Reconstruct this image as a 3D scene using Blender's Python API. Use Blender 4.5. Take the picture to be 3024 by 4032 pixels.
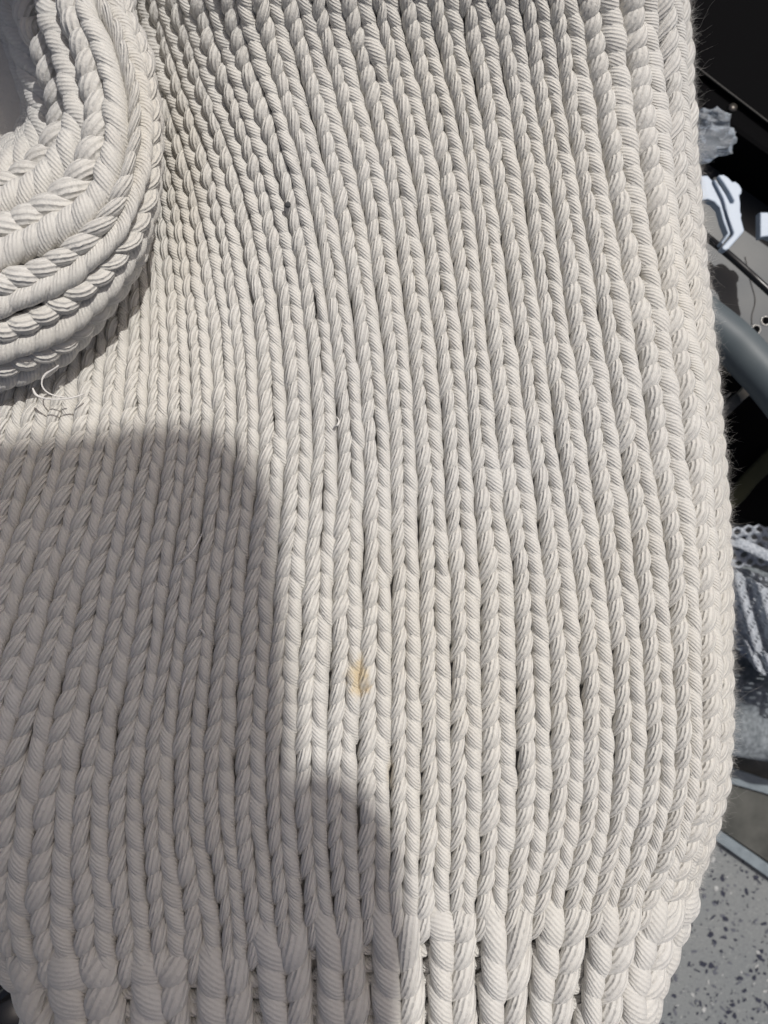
import bpy, bmesh, math, random
import numpy as np
from mathutils import Vector, Matrix

for o in list(bpy.data.objects):
    bpy.data.objects.remove(o)
scene = bpy.context.scene
rng = np.random.default_rng(7)
random.seed(7)
R = math.radians

# ------------------------------------------------------------------ camera
CAM_H = 0.18                      # lens above the sweater, metres
FRAME_W = 0.18                    # width of the sweater that fills the frame
PX = FRAME_W / 3024.0
cam_d = bpy.data.cameras.new('camera')
cam = bpy.data.objects.new('camera', cam_d)
scene.collection.objects.link(cam)
cam.location = (0, 0, CAM_H)
cam_d.sensor_fit = 'VERTICAL'
cam_d.sensor_height = 32.0
cam_d.lens = 32.0 * CAM_H / (FRAME_W * 4 / 3)
cam_d.clip_start = 0.01
cam_d.clip_end = 200
cam_d.dof.use_dof = True
cam_d.dof.focus_distance = CAM_H + 0.004
cam_d.dof.aperture_fstop = 30.0
scene.camera = cam

# ------------------------------------------------------------------ light
SUN_DIR = Vector((0.40, 0.40, 1.0)).normalized()      # towards the sun
elev = math.asin(SUN_DIR.z)
azim = math.atan2(SUN_DIR.x, SUN_DIR.y)
world = bpy.data.worlds.new("World")
scene.world = world
world.use_nodes = True
wn = world.node_tree
bg = wn.nodes['Background']
sky = wn.nodes.new('ShaderNodeTexSky')
sky.sky_type = 'NISHITA'
sky.sun_disc = False
sky.sun_elevation = elev
sky.sun_rotation = azim
sky.air_density = 0.55
sky.dust_density = 6.0
sky.ozone_density = 0.6
wn.links.new(sky.outputs[0], bg.inputs['Color'])
bg.inputs['Strength'].default_value = 0.064
sun_d = bpy.data.lights.new('sun', 'SUN')
sun_d.energy = 2.75
sun_d.angle = R(0.6)
sun_d.color = (1.0, 0.972, 0.935)
sun = bpy.data.objects.new('sun', sun_d)
scene.collection.objects.link(sun)
sun.rotation_euler = SUN_DIR.to_track_quat('Z', 'Y').to_euler()
sun.location = (0.5, 0.6, 1.5)
scene.view_settings.view_transform = 'Standard'
scene.view_settings.look = 'None'
scene.view_settings.exposure = 0.0
scene.view_settings.gamma = 1.0
scene.render.resolution_x = 768
scene.render.resolution_y = 1024

# ------------------------------------------------------------------ helpers
def U(px, py, z):
    """photo pixel + height -> place in the scene (arrays or scalars)"""
    s = PX * (CAM_H - z) / CAM_H
    return (px - 1512) * s, (2016 - py) * s, z

def V(px, py, z):
    return Vector(U(px, py, z))

def tag(o, label=None, cat=None, group=None, kind=None):
    if label: o['label'] = label
    if cat: o['category'] = cat
    if group: o['group'] = group
    if kind: o['kind'] = kind
    return o

def link(name, me, mat=None, parent=None):
    o = bpy.data.objects.new(name, me)
    scene.collection.objects.link(o)
    if parent is not None:
        o.parent = parent
    if mat is not None and me is not None:
        me.materials.append(mat)
    return o

def empty(name, loc=(0, 0, 0), parent=None):
    o = bpy.data.objects.new(name, None)
    scene.collection.objects.link(o)
    o.location = loc
    o.empty_display_size = 0.01
    if parent: o.parent = parent
    return o

def quad_mesh(name, verts, quads, phase=None, tint=None):
    me = bpy.data.meshes.new(name)
    nv, nq = len(verts), len(quads)
    me.vertices.add(nv)
    me.vertices.foreach_set('co', np.asarray(verts, np.float32).ravel())
    me.loops.add(nq * 4)
    me.loops.foreach_set('vertex_index', np.asarray(quads, np.int32).ravel())
    me.polygons.add(nq)
    me.polygons.foreach_set('loop_start', np.arange(0, nq * 4, 4, dtype=np.int32))
    me.polygons.foreach_set('use_smooth', np.ones(nq, bool))
    for nm, arr in (('phase', phase), ('tint', tint)):
        if arr is not None:
            a = me.attributes.new(nm, 'FLOAT', 'POINT')
            a.data.foreach_set('value', np.asarray(arr, np.float32).ravel())
    me.update(calc_edges=True)
    me.validate()
    return me

def bm_obj(name, bm, mat, parent=None, smooth=False, bevel=0.0):
    if bevel > 0:
        bmesh.ops.bevel(bm, geom=[e for e in bm.edges if e.calc_face_angle(0) > 0.5], offset=bevel,
                        segments=2, affect='EDGES', profile=0.6)
    bmesh.ops.recalc_face_normals(bm, faces=bm.faces)
    me = bpy.data.meshes.new(name)
    bm.to_mesh(me)
    bm.free()
    for p in me.polygons:
        p.use_smooth = smooth
    return link(name, me, mat, parent)

def prism(pts_top, depth):
    """flat outline (list of 3D points) given a real thickness downwards"""
    bm = bmesh.new()
    vs = [bm.verts.new(p) for p in pts_top]
    f = bm.faces.new(vs)
    r = bmesh.ops.extrude_face_region(bm, geom=[f])
    for v in r['geom']:
        if isinstance(v, bmesh.types.BMVert):
            v.co.z -= depth
    return bm

def sweep(path, radii, n=12, flat=1.0, cap=True, bm=None):
    """tube along a list of Vectors"""
    own = bm is None
    if own: bm = bmesh.new()
    m = len(path)
    if not hasattr(radii, '__len__'): radii = [radii] * m
    ref = Vector((0, 0, 1))
    rings = []
    for i in range(m):
        t = (path[min(i + 1, m - 1)] - path[max(i - 1, 0)]).normalized()
        b = t.cross(ref)
        if b.length < 1e-4: b = t.cross(Vector((0, 1, 0)))
        b.normalize()
        nn = b.cross(t).normalized()
        rings.append([bm.verts.new(path[i] + radii[i] * (math.cos(2 * math.pi * j / n) * b + flat * math.sin(2 * math.pi * j / n) * nn)) for j in range(n)])
    for i in range(m - 1):
        for j in range(n):
            bm.faces.new((rings[i][j], rings[i][(j + 1) % n], rings[i + 1][(j + 1) % n], rings[i + 1][j]))
    if cap:
        bm.faces.new(rings[0][::-1]); bm.faces.new(rings[-1])
    return bm

def smooth_path(pts, n):
    pts = [Vector(p) for p in pts]
    P = [2 * pts[0] - pts[1]] + pts + [2 * pts[-1] - pts[-2]]
    out = []
    segs = len(pts) - 1
    for i in range(n):
        t = i / (n - 1) * segs
        k = min(int(t), segs - 1); f = t - k
        p0, p1, p2, p3 = P[k:k + 4]
        out.append(0.5 * ((2 * p1) + (p2 - p0) * f + (2 * p0 - 5 * p1 + 4 * p2 - p3) * f * f + (3 * p1 - p0 - 3 * p2 + p3) * f ** 3))
    return out

# ------------------------------------------------------------------ materials
def new_mat(name, color=(0.5, 0.5, 0.5), rough=0.6, metal=0.0, spec=0.5):
    m = bpy.data.materials.new(name)
    m.use_nodes = True
    b = m.node_tree.nodes['Principled BSDF']
    b.inputs['Base Color'].default_value = (*color, 1)
    b.inputs['Roughness'].default_value = rough
    b.inputs['Metallic'].default_value = metal
    b.inputs['Specular IOR Level'].default_value = spec
    return m

class NT:
    def __init__(s, m):
        s.t = m.node_tree; s.b = s.t.nodes['Principled BSDF']
    def n(s, typ, **kw):
        x = s.t.nodes.new(typ)
        for k, v in kw.items():
            if k in x.inputs: x.inputs[k].default_value = v
            else: setattr(x, k, v)
        return x
    def l(s, a, b): s.t.links.new(a, b)
    def math(s, op, a, b=None):
        x = s.t.nodes.new('ShaderNodeMath'); x.operation = op
        for i, q in enumerate((a, b)):
            if q is None: continue
            if isinstance(q, (int, float)): x.inputs[i].default_value = q
            else: s.l(q, x.inputs[i])
        return x.outputs[0]
    def mix(s, fac, a, b, mode='MIX'):
        x = s.t.nodes.new('ShaderNodeMix'); x.data_type = 'RGBA'; x.blend_type = mode
        for sock, q in ((x.inputs[0], fac), (x.inputs[6], a), (x.inputs[7], b)):
            if isinstance(q, (int, float)): sock.default_value = q
            elif isinstance(q, tuple): sock.default_value = (*q, 1)
            else: s.l(q, sock)
        return x.outputs[2]
    def noise(s, scale, detail=3, coord='Object', rough=0.5):
        tc = s.t.nodes.new('ShaderNodeTexCoord')
        x = s.n('ShaderNodeTexNoise', Scale=scale, Detail=detail, Roughness=rough)
        s.l(tc.outputs[coord], x.inputs['Vector'])
        return x.outputs['Fac']
    def ramp(s, fac, lo, hi):
        x = s.n('ShaderNodeMapRange')
        s.l(fac, x.inputs['Value'])
        x.inputs['From Min'].default_value = lo; x.inputs['From Max'].default_value = hi
        return x.outputs['Result']
    def spot(s, centre, rx, ry, wob=0.35):
        """0..1 mask of a soft patch round a place on the cloth"""
        tc = s.t.nodes.new('ShaderNodeTexCoord')
        mp = s.n('ShaderNodeMapping')
        mp.vector_type = 'TEXTURE'
        mp.inputs['Location'].default_value = centre
        mp.inputs['Scale'].default_value = (rx, ry, max(rx, ry) * 1.5)
        s.l(tc.outputs['Object'], mp.inputs['Vector'])
        ln = s.n('ShaderNodeVectorMath', operation='LENGTH')
        s.l(mp.outputs[0], ln.inputs[0])
        nz = s.noise(500, 3)
        d = s.math('ADD', ln.outputs['Value'], s.math('MULTIPLY', s.math('SUBTRACT', nz, 0.5), wob * 2))
        x = s.n('ShaderNodeMapRange', interpolation_type='SMOOTHSTEP')
        s.l(d, x.inputs['Value'])
        x.inputs['From Min'].default_value = 1.0; x.inputs['From Max'].default_value = 0.25
        return x.outputs['Result']

YARN = (0.66, 0.635, 0.60)
def yarn_material():
    m = new_mat('cotton_yarn', YARN, 0.92, 0, 0.15)
    t = NT(m)
    at = t.n('ShaderNodeAttribute', attribute_name='phase')
    ti = t.n('ShaderNodeAttribute', attribute_name='tint')
    big = t.noise(14, 3)
    fib = t.noise(2600, 3, rough=0.6)
    mid = t.noise(700, 2)
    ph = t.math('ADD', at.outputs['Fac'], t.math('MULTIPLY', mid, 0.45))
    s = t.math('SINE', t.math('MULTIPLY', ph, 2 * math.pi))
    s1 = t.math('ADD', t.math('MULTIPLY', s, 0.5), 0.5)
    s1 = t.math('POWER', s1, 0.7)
    amp = t.ramp(mid, 0.25, 0.65)
    rope = t.math('GREATER_THAN', ti.outputs['Fac'], 1.5)
    tint_v = t.math('SUBTRACT', ti.outputs['Fac'], t.math('MULTIPLY', rope, 2.0))
    kamp = t.math('SUBTRACT', 1.35, t.math('MULTIPLY', rope, 0.72))
    h = t.math('ADD', t.math('MULTIPLY', t.math('MULTIPLY', s1, kamp), t.math('ADD', t.math('MULTIPLY', amp, 0.55), 0.45)), t.math('MULTIPLY', fib, 0.55))
    bp = t.n('ShaderNodeBump', Strength=0.80, Distance=0.00029)
    t.l(h, bp.inputs['Height']); t.l(bp.outputs[0], t.b.inputs['Normal'])
    # yarn tones, shade painted in the strand grooves, fold tint, then stains
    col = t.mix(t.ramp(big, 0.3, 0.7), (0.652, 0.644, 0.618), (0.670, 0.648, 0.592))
    col = t.mix(t.math('MULTIPLY', tint_v, 0.16), col, (0.52, 0.49, 0.45))
    col = t.mix(t.math('MULTIPLY', t.math('SUBTRACT', 1.0, s1), 0.14), col, (0.40, 0.37, 0.34))  # crevice shade put into the colour between strands
    col = t.mix(t.math('MULTIPLY', t.spot(U(720, 760, -0.008), 0.0085, 0.040), 0.32), col, (0.57, 0.525, 0.44))  # faint beige tint along the fold by the sleeve
    col = t.mix(t.math('MULTIPLY', t.spot(U(1412, 2655, 0.001), 0.0036, 0.0068, 0.5), 0.66), col, (0.63, 0.49, 0.26))
    col = t.mix(t.math('MULTIPLY', t.spot(U(1445, 2680, 0.001), 0.0015, 0.0036, 0.5), 0.68), col, (0.48, 0.345, 0.17))
    col = t.mix(t.math('MULTIPLY', t.spot(U(1540, 3050, 0.001), 0.0016, 0.005), 0.4), col, (0.58, 0.50, 0.36))
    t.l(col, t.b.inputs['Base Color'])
    t.b.inputs['Subsurface Weight'].default_value = 0.10
    t.b.inputs['Subsurface Radius'].default_value = (1.0, 0.9, 0.8)
    t.b.inputs['Subsurface Scale'].default_value = 0.0009
    t.b.inputs['Sheen Weight'].default_value = 0.25
    t.b.inputs['Sheen Roughness'].default_value = 0.5
    return m
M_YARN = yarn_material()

M_BACK = new_mat('knit_back', (0.60, 0.585, 0.55), 0.95, 0, 0.1)
t = NT(M_BACK)
bp = t.n('ShaderNodeBump', Strength=0.8, Distance=0.0006)
t.l(t.noise(900, 4), bp.inputs['Height']); t.l(bp.outputs[0], t.b.inputs['Normal'])
M_FUZZ = new_mat('cotton_fuzz', (0.70, 0.68, 0.65), 0.9, 0, 0.1)

# ------------------------------------------------------------------ the cloth: where every wale runs
KN = 32
XL = 4                            # wales that lie left of the ones measured
LV = np.array([-250, 100, 800, 1600, 2400, 3200, 3652, 3932, 4250], float)
X100 = [20, 100, 180, 260, 340, 425, 512, 606, 689, 776, 877, 993, 1102, 1221, 1333, 1460, 1561, 1680, 1792, 1911, 2027, 2139, 2251, 2399, 2560, 2665, 2690, 2675]
X800 = [290, 370, 450, 530, 600, 670, 739, 822, 905, 1003, 1100, 1198, 1288, 1397, 1505, 1610, 1718, 1830, 1924, 2033, 2141, 2250, 2365, 2500, 2630, 2715, 2735, 2720]
X1600 = [282, 387, 474, 568, 647, 738, 821, 915, 1002, 1103, 1205, 1301, 1399, 1500, 1601, 1706, 1811, 1912, 2028, 2140, 2250, 2377, 2498, 2635, 2745, 2800, 2812, 2795]
X2400 = [51, 174, 289, 412, 521, 636, 727, 835, 933, 1049, 1164, 1282, 1398, 1513, 1622, 1741, 1857, 1990, 2116, 2238, 2357, 2480, 2599, 2715, 2805, 2845, 2855, 2835]
X3200 = [-200, -50, 105, 260, 398, 535, 655, 778, 897, 1020, 1135, 1257, 1376, 1506, 1626, 1745, 1861, 1991, 2125, 2248, 2368, 2483, 2596, 2692, 2770, 2805, 2815, 2800]
X3652 = [-90, -20, 90, 259, 416, 560, 693, 838, 945, 1060, 1175, 1290, 1395, 1510, 1615, 1738, 1840, 1955, 2060, 2170, 2275, 2375, 2465, 2545, 2615, 2650, 2660, 2645]
X3932 = [95, 110, 165, 297, 445, 593, 718, 843, 964, 1085, 1195, 1306, 1417, 1528, 1634, 1740, 1841, 1943, 2039, 2135, 2227, 2319, 2405, 2480, 2535, 2555, 2555, 2540]
XT = [None] * 9
XT[1], XT[2], XT[3], XT[4], XT[5], XT[6], XT[7] = [np.array(a, float) for a in (X100, X800, X1600, X2400, X3200, X3652, X3932)]
kk = np.arange(KN)
XT[0] = XT[1] - np.interp(np.arange(28), [0, 20, 27], [95, 60, 15])
XT[8] = XT[7] + np.interp(np.arange(28), [0, 3, 13, 23, 27], [40, 40, 5, -60, -95])
XT = np.array(XT)
gap_l = np.array([90, 90, 90, 100, 120, 150, 6, 4, 4.])
XT = np.concatenate([XT[:, :1] - gap_l[:, None] * np.arange(XL, 0, -1)[None, :], XT], 1)      # levels x wales
kk = np.arange(-XL, KN - XL)
ZT = np.zeros_like(XT)
for j, y in enumerate(LV):
    z = np.zeros(KN)
    sh = 0 if y < 3500 else 1
    z += np.interp(kk + sh * 0.7, [0, 21, 22, 23, 24, 25, 26, 27, 28], [0, 0, -.0004, -.0018, -.006, -.015, -.030, -.05, -.07])
    if y <= 800: z += np.interp(kk, [0, 4, 5, 6, 7, 8, 9, 10, 11], [-.019, -.019, -.0155, -.0118, -.0085, -.0055, -.003, -.0012, 0])
    z += np.interp(y, [-250, 100, 800, 1600], [.021, .0105, .0015, 0]) * np.interp(kk, [5, 11], [0, 1])
    if y == 1600: z += np.interp(kk, [0, 6, 9], [-.006, -.0015, 0])
    if y == 3652: z += np.interp(kk, [-4, 0, 1, 2, 3, 4], [-.11, -.03, -.016, -.006, -.0015, 0])
    if y > 3700: z += np.interp(kk, [-4, 0, 1, 2, 3, 4], [-.13, -.05, -.026, -.010, -.0025, 0])
    if y == 2400: z += 0.0015 * np.exp(-((kk - 13) / 7.) ** 2)
    ZT[j] = z

def pchip_cols(LVs, T, ys):
    """smooth cubic through the levels, per wale"""
    out = np.empty((len(ys), T.shape[1]))
    d = np.diff(T, axis=0) / np.diff(LVs)[:, None]
    m = np.empty_like(T)
    m[0], m[-1] = d[0], d[-1]
    h = np.diff(LVs)
    for i in range(1, len(LVs) - 1):
        m[i] = (d[i - 1] * h[i] + d[i] * h[i - 1]) / (h[i] + h[i - 1])
    idx = np.clip(np.searchsorted(LVs, ys, side='right') - 1, 0, len(LVs) - 2)
    hh = h[idx]; t_ = ((ys - LVs[idx]) / hh)[:, None]; hh = hh[:, None]
    t2, t3 = t_ ** 2, t_ ** 3
    return (2 * t3 - 3 * t2 + 1) * T[idx] + (t3 - 2 * t2 + t_) * hh * m[idx] + (-2 * t3 + 3 * t2) * T[idx + 1] + (t3 - t2) * hh * m[idx + 1]

class Cloth:
    """surface over (u across wales, v along them)"""
    def __init__(s, GX, GY, GZ, u0, v0, dv):
        s.g = np.stack([GX, GY, GZ], -1)          # [nv, nu, 3] in px, px, metres
        s.u0, s.v0, s.dv = u0, v0, dv
    def pix(s, u, v):
        nv, nu = s.g.shape[:2]
        fu = np.clip(u - s.u0, 0, nu - 1.001); fv = np.clip((v - s.v0) / s.dv, 0, nv - 1.001)
        iu = fu.astype(int); iv = fv.astype(int)
        a = (fu - iu)[..., None]; b = (fv - iv)[..., None]
        def row(j):
            p0 = s.g[j, np.maximum(iu - 1, 0)]; p1 = s.g[j, iu]; p2 = s.g[j, iu + 1]; p3 = s.g[j, np.minimum(iu + 2, nu - 1)]
            return 0.5 * (2 * p1 + (p2 - p0) * a + (2 * p0 - 5 * p1 + 4 * p2 - p3) * a * a + (3 * p1 - p0 - 3 * p2 + p3) * a ** 3)
        return row(iv) * (1 - b) + row(iv + 1) * b
    def pos(s, u, v):
        q = s.pix(u, v)
        x, y, z = U(q[..., 0], q[..., 1], q[..., 2])
        return np.stack([x, y, z], -1)
    def frame(s, u, v, eu=0.3):
        ev = s.dv * 2
        du = s.pos(u + eu, v) - s.pos(u - eu, v)
        dv = s.pos(u, v - ev) - s.pos(u, v + ev)        # towards smaller v = "up" the wale
        n = np.cross(du, dv)
        n /= np.linalg.norm(n, axis=-1, keepdims=True) + 1e-12
        w = np.linalg.norm(du, axis=-1) / (2 * eu)        # metres per wale
        return n, w

YS = np.arange(-250, 4251, 20.0)
body = Cloth(pchip_cols(LV, XT, YS), np.repeat(YS[:, None], KN, 1), pchip_cols(LV, ZT, YS), -XL, -250, 20)

ANCH = np.array([(1500, 300, 78), (2400, 300, 80), (600, 300, 75), (500, 1600, 63), (1500, 1500, 74), (2500, 1500, 84), (300, 2300, 88), (1200, 2600, 82),
                 (2300, 2600, 84), (200, 3200, 110), (1000, 3300, 97), (2000, 3300, 83), (2600, 3300, 80)], float)
def pitch(x, y):
    d = (x - ANCH[:, 0]) ** 2 + (y - ANCH[:, 1]) ** 2 + 150 ** 2
    w = 1 / d ** 1.5
    return (w * ANCH[:, 2]).sum() / w.sum()

def row_marks(cloth, u, v_start, v_end, pf, step):
    """v of every course along one wale, from the bottom up"""
    vs = np.arange(v_start, v_end, -step)
    q = cloth.pix(np.full(len(vs), u), vs)
    out = [v_start]; acc = 0
    tgt = pf(q[0, 0], q[0, 1]) * random.uniform(0.92, 1.08)
    for i in range(1, len(vs)):
        acc += math.hypot(*(q[i, :2] - q[i - 1, :2]))
        if acc >= tgt:
            out.append(vs[i]); acc -= tgt
            tgt = pf(q[i, 0], q[i, 1]) * random.uniform(0.94, 1.06)
    return np.array(out)

NS, NR = 15, 12                                       # samples along a leg, round it
def smoothstep(x): x = np.clip(x, 0, 1); return x * x * (3 - 2 * x)

def legs(cloth, uc, marks, side, sep, lean, rad, thick, lift, kind, over=(0.45, 0.62)):
    """all the legs on one side of a wale: verts, quads, phase, tint.  side -1 left, +1 right"""
    n = len(marks) - 1
    if n < 1: return None
    idx = np.arange(n)
    s = np.linspace(0, 1, NS)[None, :]
    b = -over[0] + s * (1 + over[0] + over[1])
    fidx = idx[:, None] + b
    ext = np.concatenate([[2 * marks[0] - marks[1]], marks, [2 * marks[-1] - marks[-2]]])
    v = np.interp(fidx + 1, np.arange(len(ext)), ext)
    jit = rng.normal(0, 1, (n, 5))
    odd = (rng.uniform(0, 1, (n, 1)) < 0.035).astype(float)
    jit[:, 2:3] += odd * rng.uniform(2, 5, (n, 1)); jit[:, 3:4] += odd * rng.uniform(-2.2, 2.2, (n, 1)); jit[:, 0:1] += odd * rng.uniform(-2, 3, (n, 1))
    wob = 0.045 * np.sin(idx * 0.55 + rng.uniform(0, 6)) * 0.6
    env = np.sin(np.pi * s) ** 0.55
    lean_i = lean * (1 + 0.22 * jit[:, :1])
    a = side * sep + side * lean_i * (s - 0.5) * 2 + 0.09 * sep * jit[:, 1:2] + wob[:, None] * min(1.0, sep / 0.24)
    if kind == 'braid': a = a + 0.045 * np.sin(np.pi * s)
    u = uc + a
    N, w = cloth.frame(u, v)
    w = np.clip(w, 0.0035, 0.0115)
    bulge = np.sin(np.pi * np.clip(s * 0.96 + 0.02, 0, 1))
    dp = 1.40 if kind == 'braid' else 0.95
    c = lift + thick * (-dp + (dp + 0.25) * bulge) + 0.00010 * jit[:, 2:3]
    P = cloth.pos(u, v) + N * c[..., None]
    T = np.gradient(P, axis=1); T /= np.linalg.norm(T, axis=-1, keepdims=True) + 1e-12
    B = np.cross(T, N); B /= np.linalg.norm(B, axis=-1, keepdims=True) + 1e-12
    N2 = np.cross(B, T)
    t0, te = (0.34, 0.85) if kind == 'braid' else (0.50, 0.65)
    taper = t0 + (1 - t0) * np.sin(np.pi * (0.06 + 0.88 * s)) ** te
    ra = w * rad * taper * (1 + 0.07 * jit[:, 3:4])
    rn = thick * (0.55 + 0.45 * taper) * (1 + 0.05 * jit[:, 4:5])
    th = np.arange(NR) / NR * 2 * np.pi + np.pi / 2 + np.pi        # seam at the back
    ct, st = np.cos(th), np.sin(th)
    vert = P[:, :, None, :] + ra[:, :, None, None] * ct[None, None, :, None] * B[:, :, None, :] + rn[:, :, None, None] * st[None, None, :, None] * N2[:, :, None, :]
    q = np.arange(NR) / NR
    # strands: along the leg on the right-hand legs, nearly across it on the left-hand ones
    length = (1 + over[0] + over[1])
    if kind == 'braid':
        ph = 13 * q[None, None, :] + (1.0 * s)[:, :, None] + rng.uniform(0, 1, (n, 1, 1))
        ph = np.broadcast_to(ph, (n, NS, NR)).copy()
    else:
        # th runs right -> ... ; q grows anticlockwise seen along +T
        ph = -14.0 * q[None, None, :] + (fidx * 7.0)[:, :, None]
        ph = ph + rng.normal(0, 0.15, (n, 1, 1))
    tint = np.broadcast_to(rng.uniform(0, 1, (n, 1, 1)) + (2.0 if kind == 'rope' else 0.0), (n, NS, NR))
    base = (np.arange(n) * NS * NR)[:, None, None]
    i0 = np.arange(NS - 1)[None, :, None] * NR; j = np.arange(NR)[None, None, :]; j2 = (j + 1) % NR
    quads = np.stack([base + i0 + j, base + i0 + j2, base + i0 + NR + j2, base + i0 + NR + j], -1).reshape(-1, 4)
    return vert.reshape(-1, 3), quads, ph.ravel(), tint.ravel()

def merge(parts):
    vs, qs, ph, ti, off = [], [], [], [], 0
    for p in parts:
        if p is None: continue
        vs.append(p[0]); qs.append(p[1] + off); ph.append(p[2]); ti.append(p[3]); off += len(p[0])
    return np.concatenate(vs), np.concatenate(qs), np.concatenate(ph), np.concatenate(ti)

def sheet(name, cloth, us, vs, off, mat, parent):
    uu, vv = np.meshgrid(us, vs)
    N, w = cloth.frame(uu, vv)
    P = cloth.pos(uu, vv) + N * off
    nu, nv = len(us), len(vs)
    i = np.arange(nv - 1)[:, None] * nu; j = np.arange(nu - 1)[None, :]
    q = np.stack([i + j + nu, i + j + nu + 1, i + j + 1, i + j], -1).reshape(-1, 4)
    return link(name, quad_mesh(name, P.reshape(-1, 3), q), mat, parent)

# ------------------------------------------------------------------ the sweater
sweater = empty('sweater', (0, 0, 0))
tag(sweater, 'chunky off white cotton knit sweater with a rolled sleeve and a ribbed hem', 'sweater')

def hem_line(k):
    return float(np.interp(k, [0, 3, 7, 8.5, 9.5, 13, 17, 21, 23, 27], [3850, 3835, 3815, 3740, 3690, 3665, 3650, 3630, 3600, 3560]))

panel = sheet('body_panel', body, np.arange(-4, 27.01, 0.5), np.arange(-200, 3700, 40), -0.0030, M_BACK, sweater)
for k in range(-XL, 27):
    uc = k + 0.24
    end = hem_line(k) + (5 if k % 2 else 25)
    mk = row_marks(body, uc, end, -170, pitch, 4.0)
    if k <= 4:                                    # these run in under the rolled sleeve
        mk = mk[mk > np.interp(k, [-4, 0, 4], [1350, 1150, 500])]
    if len(mk) < 3: continue
    th = 0.0023 if k < 24 else 0.0016
    rf = 1.0 if k < 24 else 0.9
    A = legs(body, uc, mk, -1, 0.245, 0.115, 0.258 * rf, th, 0.0, 'rope', (0.50, 0.62))
    Bq = legs(body, uc, mk, +1, 0.240, 0.180, 0.244 * rf, th, 0.00035, 'braid', (0.34, 0.46))
    v_, q_, p_, t_ = merge([A, Bq])
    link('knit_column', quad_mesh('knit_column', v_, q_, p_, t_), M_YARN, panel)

hem = sheet('ribbed_hem', body, np.arange(-4, 27.01, 0.5), np.arange(3640, 4240, 40), -0.0038, M_BACK, sweater)
def purl(cloth, uc, marks, half, thick, lift):
    """the recessed column between two ribs: one sideways bump per course"""
    n = len(marks) - 1
    s = np.linspace(-1, 1, NS)[None, :]
    jit = rng.normal(0, 1, (n, 3))
    u = uc + half * s * (1 + 0.15 * jit[:, 2:3]) + 0.12 * jit[:, :1]
    h = (marks[1:] - marks[:-1]).mean()
    v = (marks[:-1] + marks[1:])[:, None] / 2 + h * (0.35 * s ** 2 + 0.16 * jit[:, 1:2]) + h * (0.15 + 0.25 * jit[:, 0:1]) * s
    N, w = cloth.frame(u, v)
    c = lift - thick * 0.3 * s ** 2
    P = cloth.pos(u, v) + N * c[..., None]
    T = np.gradient(P, axis=1); T /= np.linalg.norm(T, axis=-1, keepdims=True) + 1e-12
    B = np.cross(T, N); N2 = np.cross(B, T)
    r = thick * (0.65 + 0.35 * np.cos(s * 1.5)) * (1 + 0.1 * jit[:, 2:3])
    th = np.arange(NR) / NR * 2 * np.pi - np.pi / 2
    vert = P[:, :, None, :] + r[:, :, None, None] * (np.cos(th)[None, None, :, None] * B[:, :, None, :] + np.sin(th)[None, None, :, None] * N2[:, :, None, :])
    ph = 9 * (np.arange(NR) / NR)[None, None, :] + 3 * s[:, :, None] + rng.uniform(0, 1, (n, 1, 1))
    ti = np.broadcast_to(rng.uniform(0, 1, (n, 1, 1)), (n, NS, NR))
    base = (np.arange(n) * NS * NR)[:, None, None]
    i0 = np.arange(NS - 1)[None, :, None] * NR; j = np.arange(NR)[None, None, :]; j2 = (j + 1) % NR
    quads = np.stack([base + i0 + j, base + i0 + j2, base + i0 + NR + j2, base + i0 + NR + j], -1).reshape(-1, 4)
    return vert.reshape(-1, 3), quads, ph.ravel(), ti.ravel()

for k in range(1, 26, 2):
    uc = k + 0.40
    pf = lambda x, y: 112 if x > 900 else 128
    mk = row_marks(body, uc, 4245, hem_line(k) + 20, pf, 4.0)
    mk = np.append(mk, hem_line(k) - 55)
    A = legs(body, uc, mk, -1, 0.41, 0.20, 0.445, 0.0027, 0.0006, 'rope', (0.40, 0.50))
    Bq = legs(body, uc, mk, +1, 0.395, 0.29, 0.435, 0.0027, 0.0008, 'braid', (0.34, 0.44))
    v_, q_, p_, t_ = merge([A, Bq])
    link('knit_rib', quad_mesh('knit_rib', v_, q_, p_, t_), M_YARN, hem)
    mk2 = row_marks(body, k + 1.4, 4245, hem_line(k + 1) + 10, lambda x, y: 58, 4.0)
    v_, q_, p_, t_ = purl(body, k + 1.42, mk2, 0.38, 0.0017, -0.0019)
    link('purl_column', quad_mesh('purl_column', v_, q_, p_, t_), M_YARN, hem)

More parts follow.
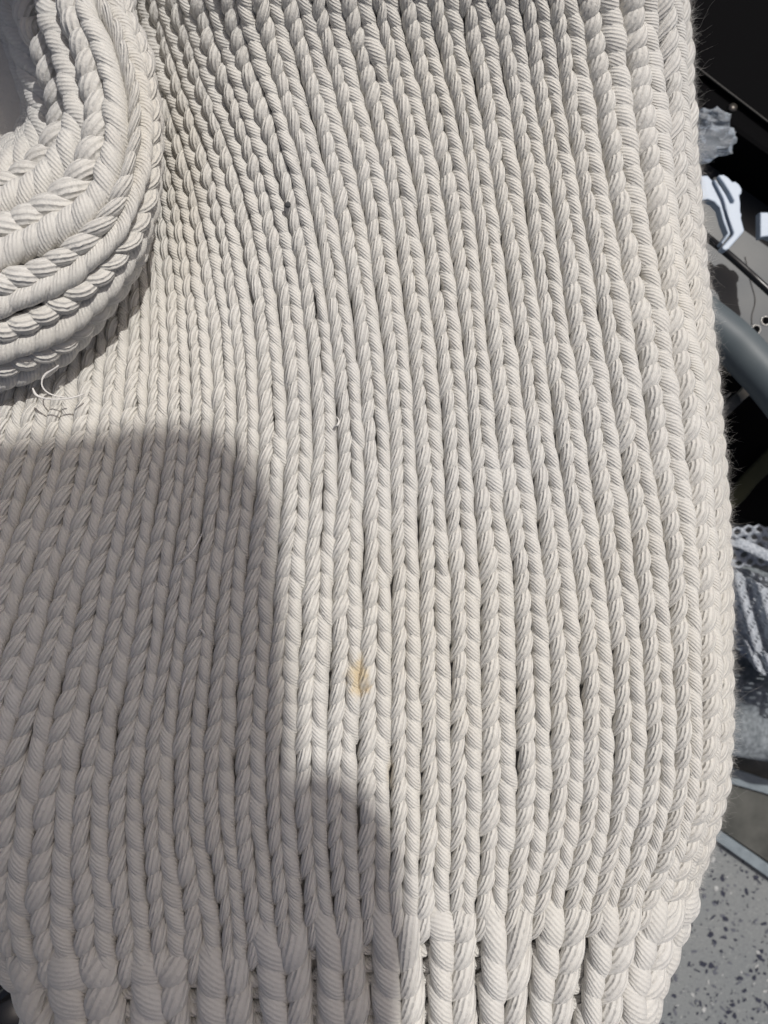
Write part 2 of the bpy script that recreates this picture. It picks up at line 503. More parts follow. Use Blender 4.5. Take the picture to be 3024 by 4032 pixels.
# the rolled sleeve at the top left: guide curves from the dark mouth out to the underside
GUIDE = [
    ([(-900, -1800), (-420, -900), (-150, -160), (-150, 50), (-120, 200), (-50, 400), (-55, 450), (-90, 500), (-150, 530), (-260, 550)], -0.055),
    ([(-710, -1800), (-295, -900), (-10, -160), (-15, 50), (30, 190), (95, 410), (90, 480), (45, 545), (-40, 590), (-160, 620)], -0.026),
    ([(-520, -1800), (-170, -900), (90, -160), (85, 50), (125, 170), (200, 410), (190, 520), (140, 610), (45, 690), (-120, 750)], 0.003),
    ([(-330, -1800), (-45, -900), (225, -160), (240, 50), (288, 170), (340, 430), (312, 580), (230, 710), (100, 805), (-120, 880)], 0.0165),
    ([(-140, -1800), (80, -900), (350, -160), (378, 40), (442, 190), (500, 430), (478, 640), (395, 830), (193, 985), (-120, 1110)], 0.0195),
    ([(50, -1800), (205, -900), (440, -160), (455, 40), (515, 190), (563, 430), (560, 700), (470, 940), (222, 1160), (-120, 1290)], 0.0165),
    ([(240, -1800), (330, -900), (470, -160), (478, 40), (538, 190), (582, 430), (580, 740), (500, 1020), (245, 1310), (-120, 1440)], 0.0095),
    ([(430, -1800), (455, -900), (455, -160), (465, 40), (525, 190), (570, 430), (570, 760), (490, 1050), (235, 1390), (-120, 1550)], 0.000),
    ([(620, -1800), (580, -900), (430, -160), (445, 40), (500, 190), (545, 430), (540, 740), (460, 1020), (210, 1350), (-120, 1500)], -0.014),
]
NG, NSn = len(GUIDE), 10
gp = np.array([[(x, y, z if i > 1 else 0.050 - 0.003 * abs(g - 4)) for i, (x, y) in enumerate(pts)] for g, (pts, z) in enumerate(GUIDE)])        # [t, s, 3]; first two stations unseen, lifted to shade the mouth
sv = np.linspace(0, NSn - 1, 181)
GX = pchip_cols(np.arange(NSn, dtype=float), gp[:, :, 0].T, sv)
GY = pchip_cols(np.arange(NSn, dtype=float), gp[:, :, 1].T, sv)
GZ = pchip_cols(np.arange(NSn, dtype=float), gp[:, :, 2].T, sv)
roll = Cloth(GX, GY, GZ, 0, 0, sv[1] - sv[0])
sleeve = sheet('rolled_sleeve', roll, np.arange(0, 8.01, 0.25), np.arange(0, 9.001, 0.1), -0.0034, M_BACK, sweater)
for g in [0.06 + 0.25 * i for i in range(7)] + [1.95, 3, 4, 5, 6, 7]:
    inner = g < 1.9
    mk = row_marks(roll, g, 8.98, 0.02, lambda x, y: 80 if inner else 84, 0.01)
    if inner:                                     # the steep inside of the sleeve: more wales to the guide step
        pr = (0.062, 0.03, 0.25, 0.0020), (0.060, 0.05, 0.22, 0.0020)
    else:
        pr = (0.25, 0.15, 0.235, 0.0026), (0.25, 0.16, 0.235, 0.0026)
    A = legs(roll, g, mk, -1, *pr[0], 0.0, 'rope', (0.50, 0.62))
    Bq = legs(roll, g, mk, +1, *pr[1], 0.0, 'braid', (0.36, 0.52))
    v_, q_, p_, t_ = merge([A, Bq])
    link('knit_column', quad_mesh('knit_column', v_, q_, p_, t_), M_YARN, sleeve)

# loose yarn ends below the sleeve
th_root = None
for pts in ([(128, 1528), (145, 1557), (193, 1571), (251, 1571), (299, 1562), (330, 1550)],
            [(231, 1439), (178, 1475), (164, 1509), (178, 1538), (212, 1557), (262, 1566)]):
    p3 = [V(x, y, 0.0046 - 0.003 * (i / 5) ** 3) for i, (x, y) in enumerate(pts)]
    pp = smooth_path(p3, 28)
    bm = sweep(pp, [0.00030 * (0.6 + 0.4 * math.sin(math.pi * min(1, i / 9))) for i in range(28)], 8)
    bm_obj('loose_thread', bm, M_FUZZ, sweater, True)

for pts in ([(806, 2080), (772, 2148), (738, 2190), (700, 2222), (690, 2250)], [(770, 2490), (786, 2478), (800, 2488), (806, 2505), (800, 2520)],
            [(1325, 1640), (1334, 1655), (1330, 1672), (1318, 1680), (1312, 1690)], [(755, 2600), (740, 2655), (722, 2700), (712, 2740), (706, 2760)]):
    pp = smooth_path([V(x, y, 0.0042 - 0.0018 * abs(i - 2) / 2) for i, (x, y) in enumerate(pts)], 20)
    bm_obj('loose_thread', sweep(pp, [0.00026 * (0.35 + 0.65 * math.sin(math.pi * i / 19)) for i in range(20)], 7), M_FUZZ, sweater, True)

# cotton fuzz: short fibres standing off the cloth
def fibres(name, roots, dirs, lengths, width, parent):
    ns = 6
    vs, qs = [], []
    for p, d, L in zip(roots, dirs, lengths):
        d = d / (np.linalg.norm(d) + 1e-9)
        side = np.cross(d, rng.normal(0, 1, 3)); side /= np.linalg.norm(side) + 1e-9
        up = np.cross(side, d)
        bend = rng.normal(0, 1.6); bend2 = rng.normal(0, 1.3)
        b0 = len(vs)
        for i in range(ns):
            f = i / (ns - 1)
            c = p + L * (d * f + side * bend * f * f * 0.7 + up * bend2 * math.sin(f * 5) * 0.25)
            r = width * (1 - 0.6 * f)
            for a in range(3):
                an = a * 2.094
                vs.append(c + r * (side * math.cos(an) + up * math.sin(an)))
        for i in range(ns - 1):
            for a in range(3):
                a2 = (a + 1) % 3
                qs.append((b0 + i * 3 + a, b0 + i * 3 + a2, b0 + i * 3 + 3 + a2, b0 + i * 3 + 3 + a))
    o = link(name, quad_mesh(name, np.array(vs), np.array(qs)), M_FUZZ, parent)
    o['kind'] = 'stuff'
    return o
nf = 13000
uf = rng.uniform(24.2, 26.6, nf); vf = rng.uniform(-150, 4000, nf)
uf[vf > 3500] -= 0.9
N, w = body.frame(uf, vf)
P = body.pos(uf, vf) + N * 0.0017
D = N + rng.normal(0, 0.75, (nf, 3)); L = rng.gamma(2.0, 0.00040, nf) + 0.0004
n2 = 6000
u2 = rng.uniform(2, 24, n2); v2 = rng.uniform(-100, 4150, n2)
N2_, _ = body.frame(u2, v2)
n3 = 1500
u3 = rng.uniform(0.2, 6.6, n3); v3 = rng.uniform(2.0, 8.8, n3)
N3, _ = roll.frame(u3, v3)
fibres('fuzz_fibres', np.concatenate([P, body.pos(u2, v2) + N2_ * 0.0024, roll.pos(u3, v3) + N3 * 0.0028]),
       np.concatenate([D, N2_ + rng.normal(0, 1.3, (n2, 3)), N3 + rng.normal(0, 1.2, (n3, 3))]),
       np.concatenate([L, rng.gamma(2.0, 0.0005, n2) + 0.0004, rng.gamma(2.0, 0.0006, n3) + 0.0005]), 0.000016, sweater)

# a dark speck of lint on the cloth
M_LINT = new_mat('grey_lint', (0.06, 0.062, 0.065), 0.95)
bm = bmesh.new()
bmesh.ops.create_icosphere(bm, subdivisions=3, radius=0.0007)
for v in bm.verts:
    v.co *= random.uniform(0.82, 1.15); v.co.z *= 0.7
o = bm_obj('lint_speck', bm, M_LINT, None, True)
o.location = V(1133, 806, 0.0043)
tag(o, 'tiny dark grey speck of lint stuck on the knit', 'lint')

# ------------------------------------------------------------------ floor
FZ = -0.60
M_TERR = new_mat('terrazzo_cement', (0.20, 0.21, 0.215), 0.45, 0, 0.4)
t = NT(M_TERR)
c1 = t.mix(t.ramp(t.noise(9, 4), 0.3, 0.7), (0.185, 0.20, 0.205), (0.235, 0.245, 0.24))
c1 = t.mix(t.math('MULTIPLY', t.ramp(t.noise(420, 3), 0.50, 0.72), 0.5), c1, (0.12, 0.125, 0.14))
c1 = t.mix(t.math('MULTIPLY', t.ramp(t.noise(240, 2), 0.58, 0.75), 0.5), c1, (0.32, 0.33, 0.32))
t.l(c1, t.b.inputs['Base Color'])
bm = bmesh.new()
bmesh.ops.create_grid(bm, x_segments=4, y_segments=4, size=40)
floor = bm_obj('terrazzo_floor', bm, M_TERR)
floor.location = (0, 0, FZ)
tag(floor, 'grey terrazzo floor with dark stone chips', None, None, 'structure')
chip_mats = []
for nm, c in (('dark_chip', (0.025, 0.027, 0.040)), ('grey_chip', (0.085, 0.09, 0.105)), ('pale_chip', (0.30, 0.305, 0.30))):
    m = new_mat(nm, c, 0.4); tt = NT(m)
    tt.l(tt.mix(tt.ramp(tt.noise(300, 3), 0.3, 0.7), c, tuple(min(1, q * 1.7) for q in c)), tt.b.inputs['Base Color'])
    chip_mats.append(m)
vs, fs, ms = [], [], []
for _ in range(17000):
    x = random.uniform(-0.50, 0.60); y = random.uniform(-0.62, 0.05)
    big = random.random()
    r = 0.0011 + 0.0036 * big ** 3.0
    n = random.choice((4, 5, 5, 6, 7)); asp = random.uniform(0.25, 0.85); rot = random.uniform(0, 6.28)
    b0 = len(vs)
    for i in range(n):
        a = 2 * math.pi * i / n + random.uniform(-0.25, 0.25)
        rr = r * random.uniform(0.55, 1.2)
        px_, py_ = rr * math.cos(a), rr * math.sin(a) * asp
        vs.append((x + px_ * math.cos(rot) - py_ * math.sin(rot), y + px_ * math.sin(rot) + py_ * math.cos(rot), FZ + 0.0004 + 0.00003 * (_ % 9)))
    fs.append(list(range(b0, b0 + n)))
    ms.append(0 if random.random() < 0.55 else (1 if random.random() < 0.8 else 2))
me = bpy.data.meshes.new('stone_chips'); me.from_pydata(vs, [], fs)
chips = link('stone_chips', me, None, floor)
chips.matrix_parent_inverse = Matrix.Translation((0, 0, -FZ))
for m in chip_mats: me.materials.append(m)
me.polygons.foreach_set('material_index', ms)
chips['kind'] = 'stuff'

# ------------------------------------------------------------------ things behind the sweater (right-hand strip)
M_BLACK = new_mat('black_plastic', (0.0035, 0.0035, 0.004), 0.8, 0, 0.04)
M_EDGE = new_mat('worn_edge', (0.03, 0.028, 0.026), 0.6, 0, 0.3)
M_PLATE = new_mat('painted_steel', (0.045, 0.050, 0.056), 0.5, 0.35)
tt = NT(M_PLATE)
tt.l(tt.mix(tt.ramp(tt.noise(14, 4), 0.3, 0.7), (0.030, 0.036, 0.043), (0.085, 0.085, 0.082)), tt.b.inputs['Base Color'])
M_STEEL = new_mat('bare_steel', (0.42, 0.41, 0.38), 0.35, 0.9)
tt = NT(M_STEEL)
tt.l(tt.mix(tt.ramp(tt.noise(120, 4), 0.35, 0.65), (0.52, 0.50, 0.45), (0.30, 0.29, 0.27)), tt.b.inputs['Base Color'])
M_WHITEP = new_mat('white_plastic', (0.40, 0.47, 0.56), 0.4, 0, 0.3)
M_TUBE = new_mat('grey_tube', (0.085, 0.105, 0.118), 0.5, 0, 0.4)
tt = NT(M_TUBE)
tt.l(tt.mix(tt.ramp(tt.noise(40, 4), 0.3, 0.7), (0.075, 0.095, 0.108), (0.10, 0.12, 0.13)), tt.b.inputs['Base Color'])
M_RUBBER = new_mat('black_rubber', (0.010, 0.010, 0.011), 0.3, 0, 0.5)

# black case, upper right
zc = -0.27
case = empty('black_case', V(3000, 200, zc - 0.1))
tag(case, 'black plastic case with a small screw at its lower edge', 'case')
def child(o, parent):
    o.parent = parent; o.matrix_parent_inverse = Matrix.Translation(-parent.location); return o
bm = prism([V(2450, 203, zc), V(3024 + 400, 610 + 284, zc), V(4300, -900, zc), V(2300, -900, zc)], 0.05)
child(bm_obj('case_body', bm, M_BLACK, None, False, 0.003), case)
bm = prism([V(2600, 150, zc + .004), V(2830, 330, zc + .004), V(3020, 475, zc + .004), V(3400, 765, zc + .004), V(4000, -600, zc + .004), V(2500, -600, zc + .004)], 0.006)
child(bm_obj('lid', bm, M_BLACK, None, False, 0.0006), case)
bm = sweep([V(2600, 152, zc + .0035), V(2830, 332, zc + .0035), V(3020, 477, zc + .0035), V(3400, 767, zc + .0035)], 0.0006, 6)
child(bm_obj('lid_edge', bm, M_EDGE), case)
bm = bmesh.new()
bmesh.ops.create_cone(bm, cap_ends=True, segments=20, radius1=0.0028, radius2=0.0024, depth=0.0016)
s_ = bm_obj('screw', bm, new_mat('dull_screw', (0.12, 0.11, 0.10), 0.4, 0.8), None, True)
s_.location = V(2885, 424, zc + 0.0008)
child(s_, case)

# perforated steel plate
zp = -0.31
plate = None
def plate_mesh(outer, holes, z, depth):
    bm = bmesh.new()
    edges = []
    def loop(pts):
        vv = [bm.verts.new(p) for p in pts]
        for i in range(len(vv)): edges.append(bm.edges.new((vv[i], vv[(i + 1) % len(vv)])))
    loop([V(x, y, z) for x, y in outer])
    for (x, y, r) in holes:
        c = V(x, y, z); rr = r * PX * (CAM_H - z) / CAM_H
        loop([c + Vector((rr * math.cos(a * math.pi / 12), rr * math.sin(a * math.pi / 12), 0)) for a in range(24)])
    bmesh.ops.triangle_fill(bm, use_beauty=True, use_dissolve=False, edges=edges)
    fc = bm.faces[:]
    r = bmesh.ops.extrude_face_region(bm, geom=fc)
    for v in r['geom']:
        if isinstance(v, bmesh.types.BMVert): v.co.z -= depth
    return bm
holes = [(2977, 1297, 17), (3015, 1263, 17), (3053, 1229, 17), (3091, 1195, 17), (2939, 1331, 14)]
bm = plate_mesh([(2350, 250), (3600, 1120), (3600, 2000), (3024, 1500), (2850, 1345), (2350, 950)], holes[:4], zp, 0.002)
plate = bm_obj('steel_plate', bm, M_PLATE)
tag(plate, 'dark grey steel plate with two small round holes, right of the sweater', 'metal plate')
rim = new_mat('hole_rim', (0.45, 0.44, 0.42), 0.35, 0.6)
for (x, y, r) in holes[:4]:
    c = V(x, y, zp + 0.0003); rr = r * PX * (CAM_H - zp) / CAM_H
    bm = sweep([c + Vector((rr * math.cos(a * math.pi / 12), rr * math.sin(a * math.pi / 12), 0)) for a in range(25)], 0.00035, 6, cap=False)
    bm_obj('hole_rim', bm, rim, plate, True)
bm = sweep(smooth_path([V(2935, 1010, zp + .0006), V(2955, 1100, zp + .0006), V(2975, 1180, zp + .0006), V(2962, 1240, zp + .0006), V(2962, 1280, zp + .0006)], 20), 0.00022, 5)
o = bm_obj('stray_hair', bm, new_mat('hair', (0.16, 0.15, 0.14), 0.6), None, True)
tag(o, 'thin stray thread lying on the dark steel plate', 'thread')

# crumpled clear plastic between case and clip
zb = -0.25
M_CLEAR = new_mat('clear_plastic', (0.86, 0.92, 0.98), 0.12, 0, 0.6)
M_CLEAR.node_tree.nodes['Principled BSDF'].inputs['Transmission Weight'].default_value = 0.80
M_CLEAR.node_tree.nodes['Principled BSDF'].inputs['IOR'].default_value = 1.12
bag = empty('plastic_wrap', V(2820, 530, zb))
tag(bag, 'crumpled clear plastic wrap sticking out beside the sweater edge', 'plastic wrap')
for (cx, cy, rx, ry, rot, zz) in ((2800, 475, 80, 38, -0.15, 0.0), (2800, 565, 105, 62, 0.25, 0.006)):
    bm = bmesh.new()
    bmesh.ops.create_icosphere(bm, subdivisions=3, radius=1)
    sc = PX * (CAM_H - zb) / CAM_H
    for v in bm.verts:
        d = v.co.normalized()
        f = 0.92 + 0.30 * abs(math.sin(4 * d.x + 3 * d.y + rot * 9)) - 0.26 * abs(math.sin(7 * d.y - 6 * d.z + 4 * d.x)) + random.uniform(-.05, .05)
        x, y = d.x * rx * f, d.y * ry * f
        v.co = Vector((sc * (x * math.cos(rot) - y * math.sin(rot)), sc * (x * math.sin(rot) + y * math.cos(rot)), 0.008 * d.z * f))
    o = bm_obj('crumple', bm, M_CLEAR, None, False)
    o.location = V(cx, cy, zb + zz)
    child(o, bag)

# white plastic clip with a slot
zk = -0.235
def clip(name, scale, ox, oy, zz):
    e = empty(name, V(ox, oy, zz))
    def P(x, y, dz=0): return V(ox + (x - 2860) * scale, oy + (y - 845) * scale, zz + dz)
    outer = [(2822, 694), (2832, 688), (2850, 687), (2868, 698), (2884, 715), (2897, 714), (2912, 727), (2922, 745), (2920, 762), (2912, 769), (2916, 800), (2916, 835),
             (2921, 843), (2919, 860), (2931, 905), (2928, 914), (2870, 980), (2858, 986), (2846, 982), (2843, 972), (2886, 925), (2888, 915), (2868, 850), (2846, 780), (2812, 712)]
    slot = [(2826, 696), (2846, 720), (2868, 755), (2887, 790), (2886, 797), (2878, 799), (2862, 765), (2840, 730), (2822, 704)]
    bm = bmesh.new(); edges = []
    # outline with the slot cut in from its top end
    ring = outer[1:] + [(2813, 705), (2820, 708)] + [(2838, 733), (2860, 768), (2876, 799), (2885, 799), (2889, 791), (2870, 754), (2848, 719), (2828, 694)]
    vv = [bm.verts.new(P(x, y)) for x, y in ring]
    for i in range(len(vv)): edges.append(bm.edges.new((vv[i], vv[(i + 1) % len(vv)])))
    bmesh.ops.triangle_fill(bm, use_beauty=True, use_dissolve=False, edges=edges)
    r = bmesh.ops.extrude_face_region(bm, geom=bm.faces[:])
    for v in r['geom']:
        if isinstance(v, bmesh.types.BMVert): v.co.z -= 0.006
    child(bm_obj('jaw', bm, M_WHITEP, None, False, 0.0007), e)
    inner = [(2760, 690), (2790, 690), (2812, 716), (2845, 783), (2862, 850), (2882, 914), (2880, 922), (2848, 962), (2842, 955), (2868, 918), (2850, 870), (2836, 818), (2815, 795), (2790, 785), (2760, 790)]
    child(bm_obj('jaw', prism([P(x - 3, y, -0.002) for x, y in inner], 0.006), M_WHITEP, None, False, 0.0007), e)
    spine = smooth_path([P(2812, 700, -0.003), P(2845, 775, -0.003), P(2866, 850, -0.003), P(2886, 915, -0.003), P(2846, 970, -0.003)], 20)
    child(bm_obj('spring', sweep(spine, 0.0008, 8), M_STEEL, None, True), e)
    return e
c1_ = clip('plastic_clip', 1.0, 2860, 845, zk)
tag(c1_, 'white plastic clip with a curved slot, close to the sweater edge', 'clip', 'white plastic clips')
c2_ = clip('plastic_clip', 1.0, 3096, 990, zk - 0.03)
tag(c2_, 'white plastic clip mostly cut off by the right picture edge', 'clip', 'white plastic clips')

# black cable
bm = sweep(smooth_path([V(2560, 760, -0.27), V(2760, 915, -0.262), V(2865, 1000, -0.255), V(2940, 1066, -0.252), V(3024, 1143, -0.25), V(3300, 1400, -0.25)], 40), 0.0021, 12)
o = bm_obj('black_cable', bm, M_RUBBER, None, True)
tag(o, 'thin glossy black cable running across the steel plate', 'cable')

# grey tube with a rim along its lower side
tb = empty('grey_tube', V(2930, 1420, -0.25))
tag(tb, 'thick grey blue tube slanting down to the right of the sweater', 'tube')
path = smooth_path([V(2480, 1020, -0.27), V(2700, 1200, -0.268), V(2860, 1325, -0.265), V(2950, 1415, -0.262), V(3060, 1540, -0.26), V(3300, 1850, -0.26)], 40)
child(bm_obj('tube_wall', sweep(path, 0.0125, 28), M_TUBE, None, True), tb)
path = smooth_path([V(2480, 1105, -0.272), V(2700, 1275, -0.270), V(2850, 1395, -0.268), V(2930, 1500, -0.266), V(3024, 1592, -0.264), V(3250, 1880, -0.262)], 40)
child(bm_obj('rim', sweep(path, 0.0012, 10), M_TUBE, None, True), tb)

# steel bracket
br = empty('steel_bracket', V(2910, 1570, -0.30))
tag(br, 'small bare steel bracket below the grey tube', 'bracket')
child(bm_obj('bracket_end', prism([V(2908, 1548, -0.285), V(2938, 1514, -0.285), V(2966, 1546, -0.285), V(2922, 1580, -0.285)], 0.004), M_STEEL, None, False, 0.0004), br)
child(bm_obj('bracket_arm', prism([V(2780, 1640, -0.2865), V(2908, 1546, -0.2865), V(2924, 1582, -0.2865), V(2830, 1668, -0.2865)], 0.004), new_mat('dull_steel', (0.16, 0.165, 0.165), 0.35, 0.6), None, False, 0.0004), br)
child(bm_obj('bracket_lip', sweep([V(2700, 1690, -0.284), V(2852, 1568, -0.284), V(2876, 1548, -0.284)], 0.0006, 8), M_STEEL, None, True), br)

# black tray under all of it
zt = -0.40
bm = prism([V(2300, 300, zt), V(3900, 300, zt), V(3900, 2180, zt), V(3024, 2068, zt), V(2870, 2030, zt), V(2300, 1900, zt)], 0.06)
o = bm_obj('black_tray', bm, M_BLACK, None, False, 0.004)
tag(o, 'black tray in deep shade between the tube and the mesh bag', 'tray')
M_STRAP = new_mat('olive_strap', (0.035, 0.036, 0.012), 0.8)
pts = smooth_path([V(3100, 1740, zt + .012), V(3010, 1830, zt + .010), V(2950, 1890, zt + .006), V(2890, 1960, zt + .004), V(2780, 2030, zt + .004)], 24)
o = bm_obj('olive_strap', sweep(pts, 0.0065, 8, 0.22), M_STRAP, None, True)
tag(o, 'dark olive webbing strap lying on the black tray', 'strap')

# white mesh laundry bag: a real net of six-sided holes, folded
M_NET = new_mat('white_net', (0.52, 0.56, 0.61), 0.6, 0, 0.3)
tt = NT(M_NET)
bpn = tt.n('ShaderNodeBump', Strength=0.9, Distance=0.002)
tt.l(tt.noise(700, 4), bpn.inputs['Height']); tt.l(bpn.outputs[0], tt.b.inputs['Normal'])
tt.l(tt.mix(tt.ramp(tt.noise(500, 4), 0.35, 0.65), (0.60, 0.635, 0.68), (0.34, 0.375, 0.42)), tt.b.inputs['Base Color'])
M_CLOTH = new_mat('grey_cloth', (0.10, 0.115, 0.125), 0.8)
tt = NT(M_CLOTH)
bpn = tt.n('ShaderNodeBump', Strength=0.6, Distance=0.002)
tt.l(tt.noise(120, 4), bpn.inputs['Height']); tt.l(bpn.outputs[0], tt.b.inputs['Normal'])
tt.l(tt.mix(tt.ramp(tt.noise(260, 4), 0.35, 0.7), (0.12, 0.138, 0.15), (0.25, 0.275, 0.295)), tt.b.inputs['Base Color'])
mesh_bag = empty('mesh_bag', V(2960, 2400, -0.47))
tag(mesh_bag, 'white mesh laundry bag lying folded beside the sweater', 'laundry bag')
def net(fn, nx, ny, hole):
    """hex net over fn(i, j) -> Vector; strands are joined flat hexagon rings"""
    bm = bmesh.new()
    for j in range(ny):
        for i in range(nx):
            cx = i + (0.5 if j % 2 else 0.0); cy = j * 0.866
            o_, h_ = [], []
            for a in range(6):
                an = math.pi / 6 + a * math.pi / 3
                o_.append(bm.verts.new(fn(cx + 0.577 * math.cos(an), cy + 0.577 * math.sin(an))))
                k = hole * random.uniform(0.85, 1.12)
                h_.append(bm.verts.new(fn(cx + 0.577 * k * math.cos(an), cy + 0.577 * k * math.sin(an))))
            for a in range(6):
                b = (a + 1) % 6
                bm.faces.new((o_[a], o_[b], h_[b], h_[a]))
    bmesh.ops.remove_doubles(bm, verts=bm.verts[:], dist=0.00005)
    return bm
def add_net(name, fn, nx, ny, hole):
    o = child(bm_obj(name, net(fn, nx, ny, hole), M_NET, None, True), mesh_bag)
    md = o.modifiers.new('thickness', 'SOLIDIFY'); md.thickness = 0.0006; md.offset = 0
    return o
add_net('top_layer', lambda a, b: V(2770 + 44 * a + 2 * b, 2062 + 40 * b * 0.9 + 18 * math.sin(a * .9) + 8 * a, -0.40 - 0.004 * b + 0.004 * math.sin(b * 1.3 + a * 0.4)), 14, 5, 0.58)
add_net('folded_layer', lambda a, b: V(2760 + 34 * a + 22 * b * 0.55, 2170 + 26 * b + 20 * a, -0.425 - 0.001 * b + 0.006 * math.sin(a * 2.1 + b * 0.35)), 18, 17, 0.38)
add_net('under_layer', lambda a, b: V(2750 + 40 * a + 10 * b, 2175 + 24 * b + 16 * a, -0.450 - 0.001 * b + 0.004 * math.sin(a * 1.4 - b * 0.5)), 14, 20, 0.35)
add_net('corner_fold', lambda a, b: V(2925 + 22 * a + 10 * b, 2520 + 24 * b + 14 * a, -0.44 + 0.004 * math.sin(a * 1.9)), 12, 6, 0.40)
hempts = smooth_path([V(2700, 2105, -0.402), V(2860, 2125, -0.402), V(2940, 2150, -0.402), V(3040, 2195, -0.402), V(3250, 2260, -0.402)], 24)
child(bm_obj('bag_hem', sweep(hempts, 0.0042, 10, 0.3), M_NET, None, True), mesh_bag)
# grey cloth below the bag
bm = bmesh.new()
bmesh.ops.create_grid(bm, x_segments=60, y_segments=60, size=0.5)
for v in bm.verts:
    a = v.co.x + 0.5; b = v.co.y + 0.5
    px_ = 2500 + 1100 * a; py_ = 2120 + (790 + 130 * a) * (1 - b) + 60 * a
    v.co = V(px_, py_, -0.485 + 0.006 * math.sin(px_ * .022 + py_ * .011) + 0.004 * math.sin(py_ * .03 - px_ * .012))
bmesh.ops.solidify(bm, geom=bm.faces[:], thickness=0.002)
o = bm_obj('grey_cloth', bm, M_CLOTH, None, True)
tag(o, 'crumpled grey cloth under the white mesh bag', 'cloth')

# dark stone slab and its pale trims
M_STONE = new_mat('dark_stone', (0.06, 0.062, 0.055), 0.7)
tt = NT(M_STONE)
tt.l(tt.mix(tt.ramp(tt.noise(45, 5), 0.3, 0.7), (0.040, 0.042, 0.037), (0.095, 0.095, 0.085)), tt.b.inputs['Base Color'])
M_TRIM = new_mat('pale_trim', (0.19, 0.225, 0.25), 0.6)
tt = NT(M_TRIM); tt.l(tt.mix(tt.ramp(tt.noise(90, 4), 0.3, 0.7), (0.15, 0.18, 0.20), (0.23, 0.27, 0.295)), tt.b.inputs['Base Color'])
slab = empty('stone_step', V(2950, 3150, FZ))
tag(slab, 'dark brown grey stone step at the edge of the terrazzo', 'step')
zs = FZ + 0.012
child(bm_obj('slab', prism([V(2450, 2700, zs), V(3024, 3405, zs)][:1] + [V(2450, 2990, zs), V(2846, 3270, zs), V(3024, 3392, zs), V(3600, 3790, zs), V(3600, 2800, zs)], 0.0115), M_STONE, None, False, 0.002), slab)
child(bm_obj('trim', prism([V(2450, 2995, zs - .003), V(2842, 3274, zs - .003), V(3600, 3800, zs - .003), V(3600, 3860, zs - .003), V(2835, 3320, zs - .003), V(2450, 3040, zs - .003)], 0.0086), M_TRIM, None, False, 0.002), slab)
child(bm_obj('trim', prism([V(2500, 2890, zs + .006), V(2885, 3025, zs + .006), V(3024, 3072, zs + .006), V(3600, 3270, zs + .006), V(3600, 3330, zs + .006), V(3024, 3128, zs + .006), V(2885, 3088, zs + .006), V(2500, 2950, zs + .006)], 0.005), M_TRIM, None, False, 0.001), slab)

# glossy black thing at the bottom left
M_GLOSS = new_mat('glossy_black', (0.006, 0.006, 0.007), 0.12, 0, 0.6)
bb = empty('black_shoe', V(40, 3990, -0.25))
tag(bb, 'glossy black rounded object peeping out at the bottom left corner', 'black object')
path = smooth_path([V(-260, 4300, -0.26), V(-60, 4080, -0.25), V(40, 3985, -0.245), V(150, 3920, -0.25), V(420, 3800, -0.27)], 30)
child(bm_obj('shell', sweep(path, [0.022 * (0.8 + 0.2 * math.sin(i / 29 * math.pi)) for i in range(30)], 28), M_GLOSS, None, True), bb)
path = smooth_path([V(-260, 4200, -0.238), V(-60, 3985, -0.230), V(40, 3890, -0.226), V(150, 3825, -0.232)], 20)
child(bm_obj('piping', sweep(path, 0.0022, 10), M_GLOSS, None, True), bb)

# ------------------------------------------------------------------ the phone and the hand whose shadow lies on the cloth
HS = 0.58
SH = SUN_DIR / SUN_DIR.z * HS
def cast(px, py, dz=0.0):
    """place at height HS(+dz) whose shadow falls on that pixel of the cloth"""
    return Vector(U(px, py, 0.0)) + SUN_DIR / SUN_DIR.z * (HS + dz)
ph = empty('phone', cast(420, 2950))
tag(ph, 'black phone held up in the sun, casting the shadow on the lower left', 'phone')
def rrect(x0, y0, x1, y1, r, n=8):
    pts = []
    for cx, cy, a0 in ((x1 - r, y0 + r, -90), (x1 - r, y1 - r, 0), (x0 + r, y1 - r, 90), (x0 + r, y0 + r, 180)):
        for i in range(n + 1):
            a = R(a0 + 90 * i / n); pts.append((cx + r * math.cos(a), cy + r * math.sin(a)))
    return pts
def rot(p, a, c):
    x, y = p[0] - c[0], p[1] - c[1]
    return (c[0] + x * math.cos(a) - y * math.sin(a), c[1] + x * math.sin(a) + y * math.cos(a))
outline = [rot(p, R(-4.0), (1000, 1750)) for p in rrect(-470, 1690, 1005, 4500, 430)]
child(bm_obj('phone_body', prism([cast(x, y, 0.004) for x, y in outline][::-1], 0.008), M_RUBBER, None, False, 0.001), ph)
inner = [rot(p, R(-4.0), (1000, 1750)) for p in rrect(-420, 1740, 955, 4450, 390)]
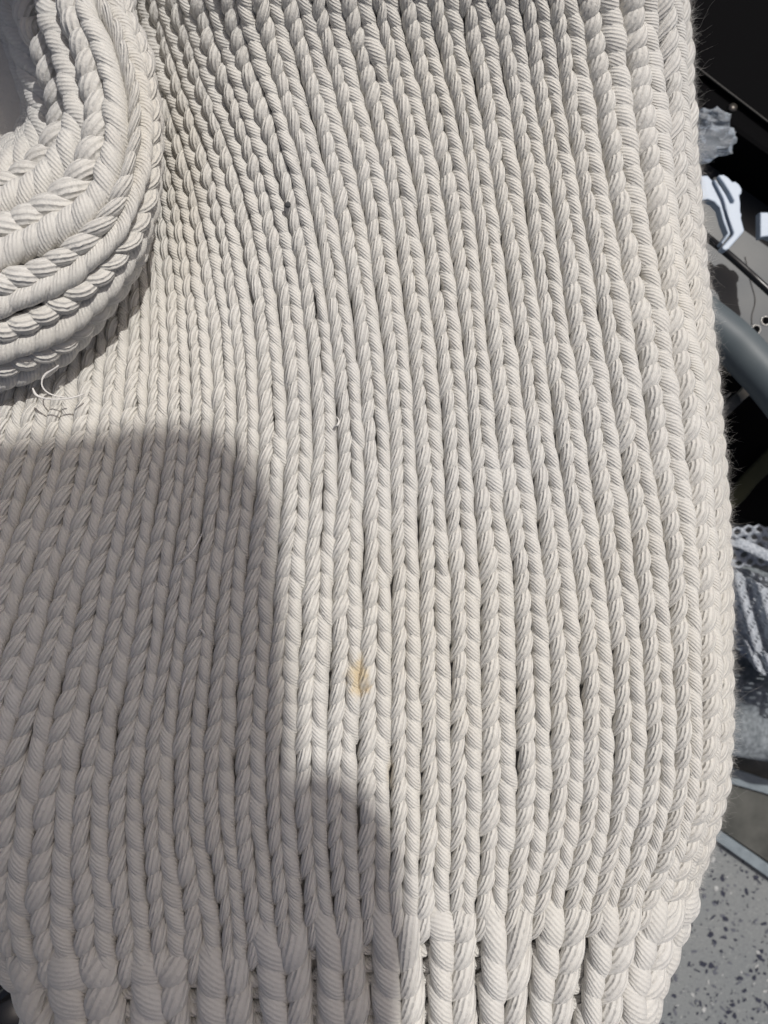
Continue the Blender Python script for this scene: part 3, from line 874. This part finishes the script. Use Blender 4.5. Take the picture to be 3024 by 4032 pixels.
child(bm_obj('screen', prism([cast(x, y, 0.0046) for x, y in inner][::-1], 0.0005), M_GLOSS, None, False), ph)

M_SKIN = new_mat('skin', (0.52, 0.33, 0.24), 0.55, 0, 0.4)
M_SKIN.node_tree.nodes['Principled BSDF'].inputs['Subsurface Weight'].default_value = 0.1
def hand():
    verts, edges, rad = [], [], []
    def add(p, r, prev=None):
        verts.append(p); rad.append(r)
        if prev is not None: edges.append((prev, len(verts) - 1))
        return len(verts) - 1
    el = add(cast(1700, 7600, -0.05), 0.036)
    wr = add(cast(1150, 5200, -0.016), 0.025, el)
    pa = add(cast(1000, 4550, -0.020), 0.030, wr)
    pb = add(cast(950, 4000, -0.020), 0.027, pa)
    # thumb along the right edge
    t1 = add(cast(1200, 4080, -0.010), 0.0220, pa)
    t2 = add(cast(1345, 3700, -0.002), 0.0160, t1)
    t3 = add(cast(1330, 3300, 0.009), 0.0122, t2)
    add(cast(1130, 3060, 0.013), 0.0090, t3)
    # four fingers round the far side
    for i, (y0, y1) in enumerate(((3500, 3300), (3750, 3650), (4050, 4000), (4350, 4330))):
        k = add(cast(560, y0 + 100, -0.022), 0.0115, pb)
        f1 = add(cast(-100, y0, -0.022), 0.0095 - 0.0005 * i, k)
        f2 = add(cast(-520, y1 + 40, -0.012), 0.0085 - 0.0005 * i, f1)
        f3 = add(cast(-560, y1, 0.004), 0.008 - 0.0005 * i, f2)
        add(cast(-370, y1 - 20, 0.013), 0.0068 - 0.0005 * i, f3)
    me = bpy.data.meshes.new('hand'); me.from_pydata([v[:] for v in verts], edges, [])
    o = link('hand', me, M_SKIN)
    sk = o.modifiers.new('skin', 'SKIN'); sk.use_smooth_shade = True
    for i, r in enumerate(rad):
        me.skin_vertices[0].data[i].radius = (r, r * (0.62 if i in (1, 2, 3) else 1.0))
    me.skin_vertices[0].data[0].use_root = True
    sb = o.modifiers.new('round', 'SUBSURF'); sb.levels = 2; sb.render_levels = 2
    return o
o = hand()
tag(o, 'hand holding up the phone whose shadow falls across the knit', 'hand')
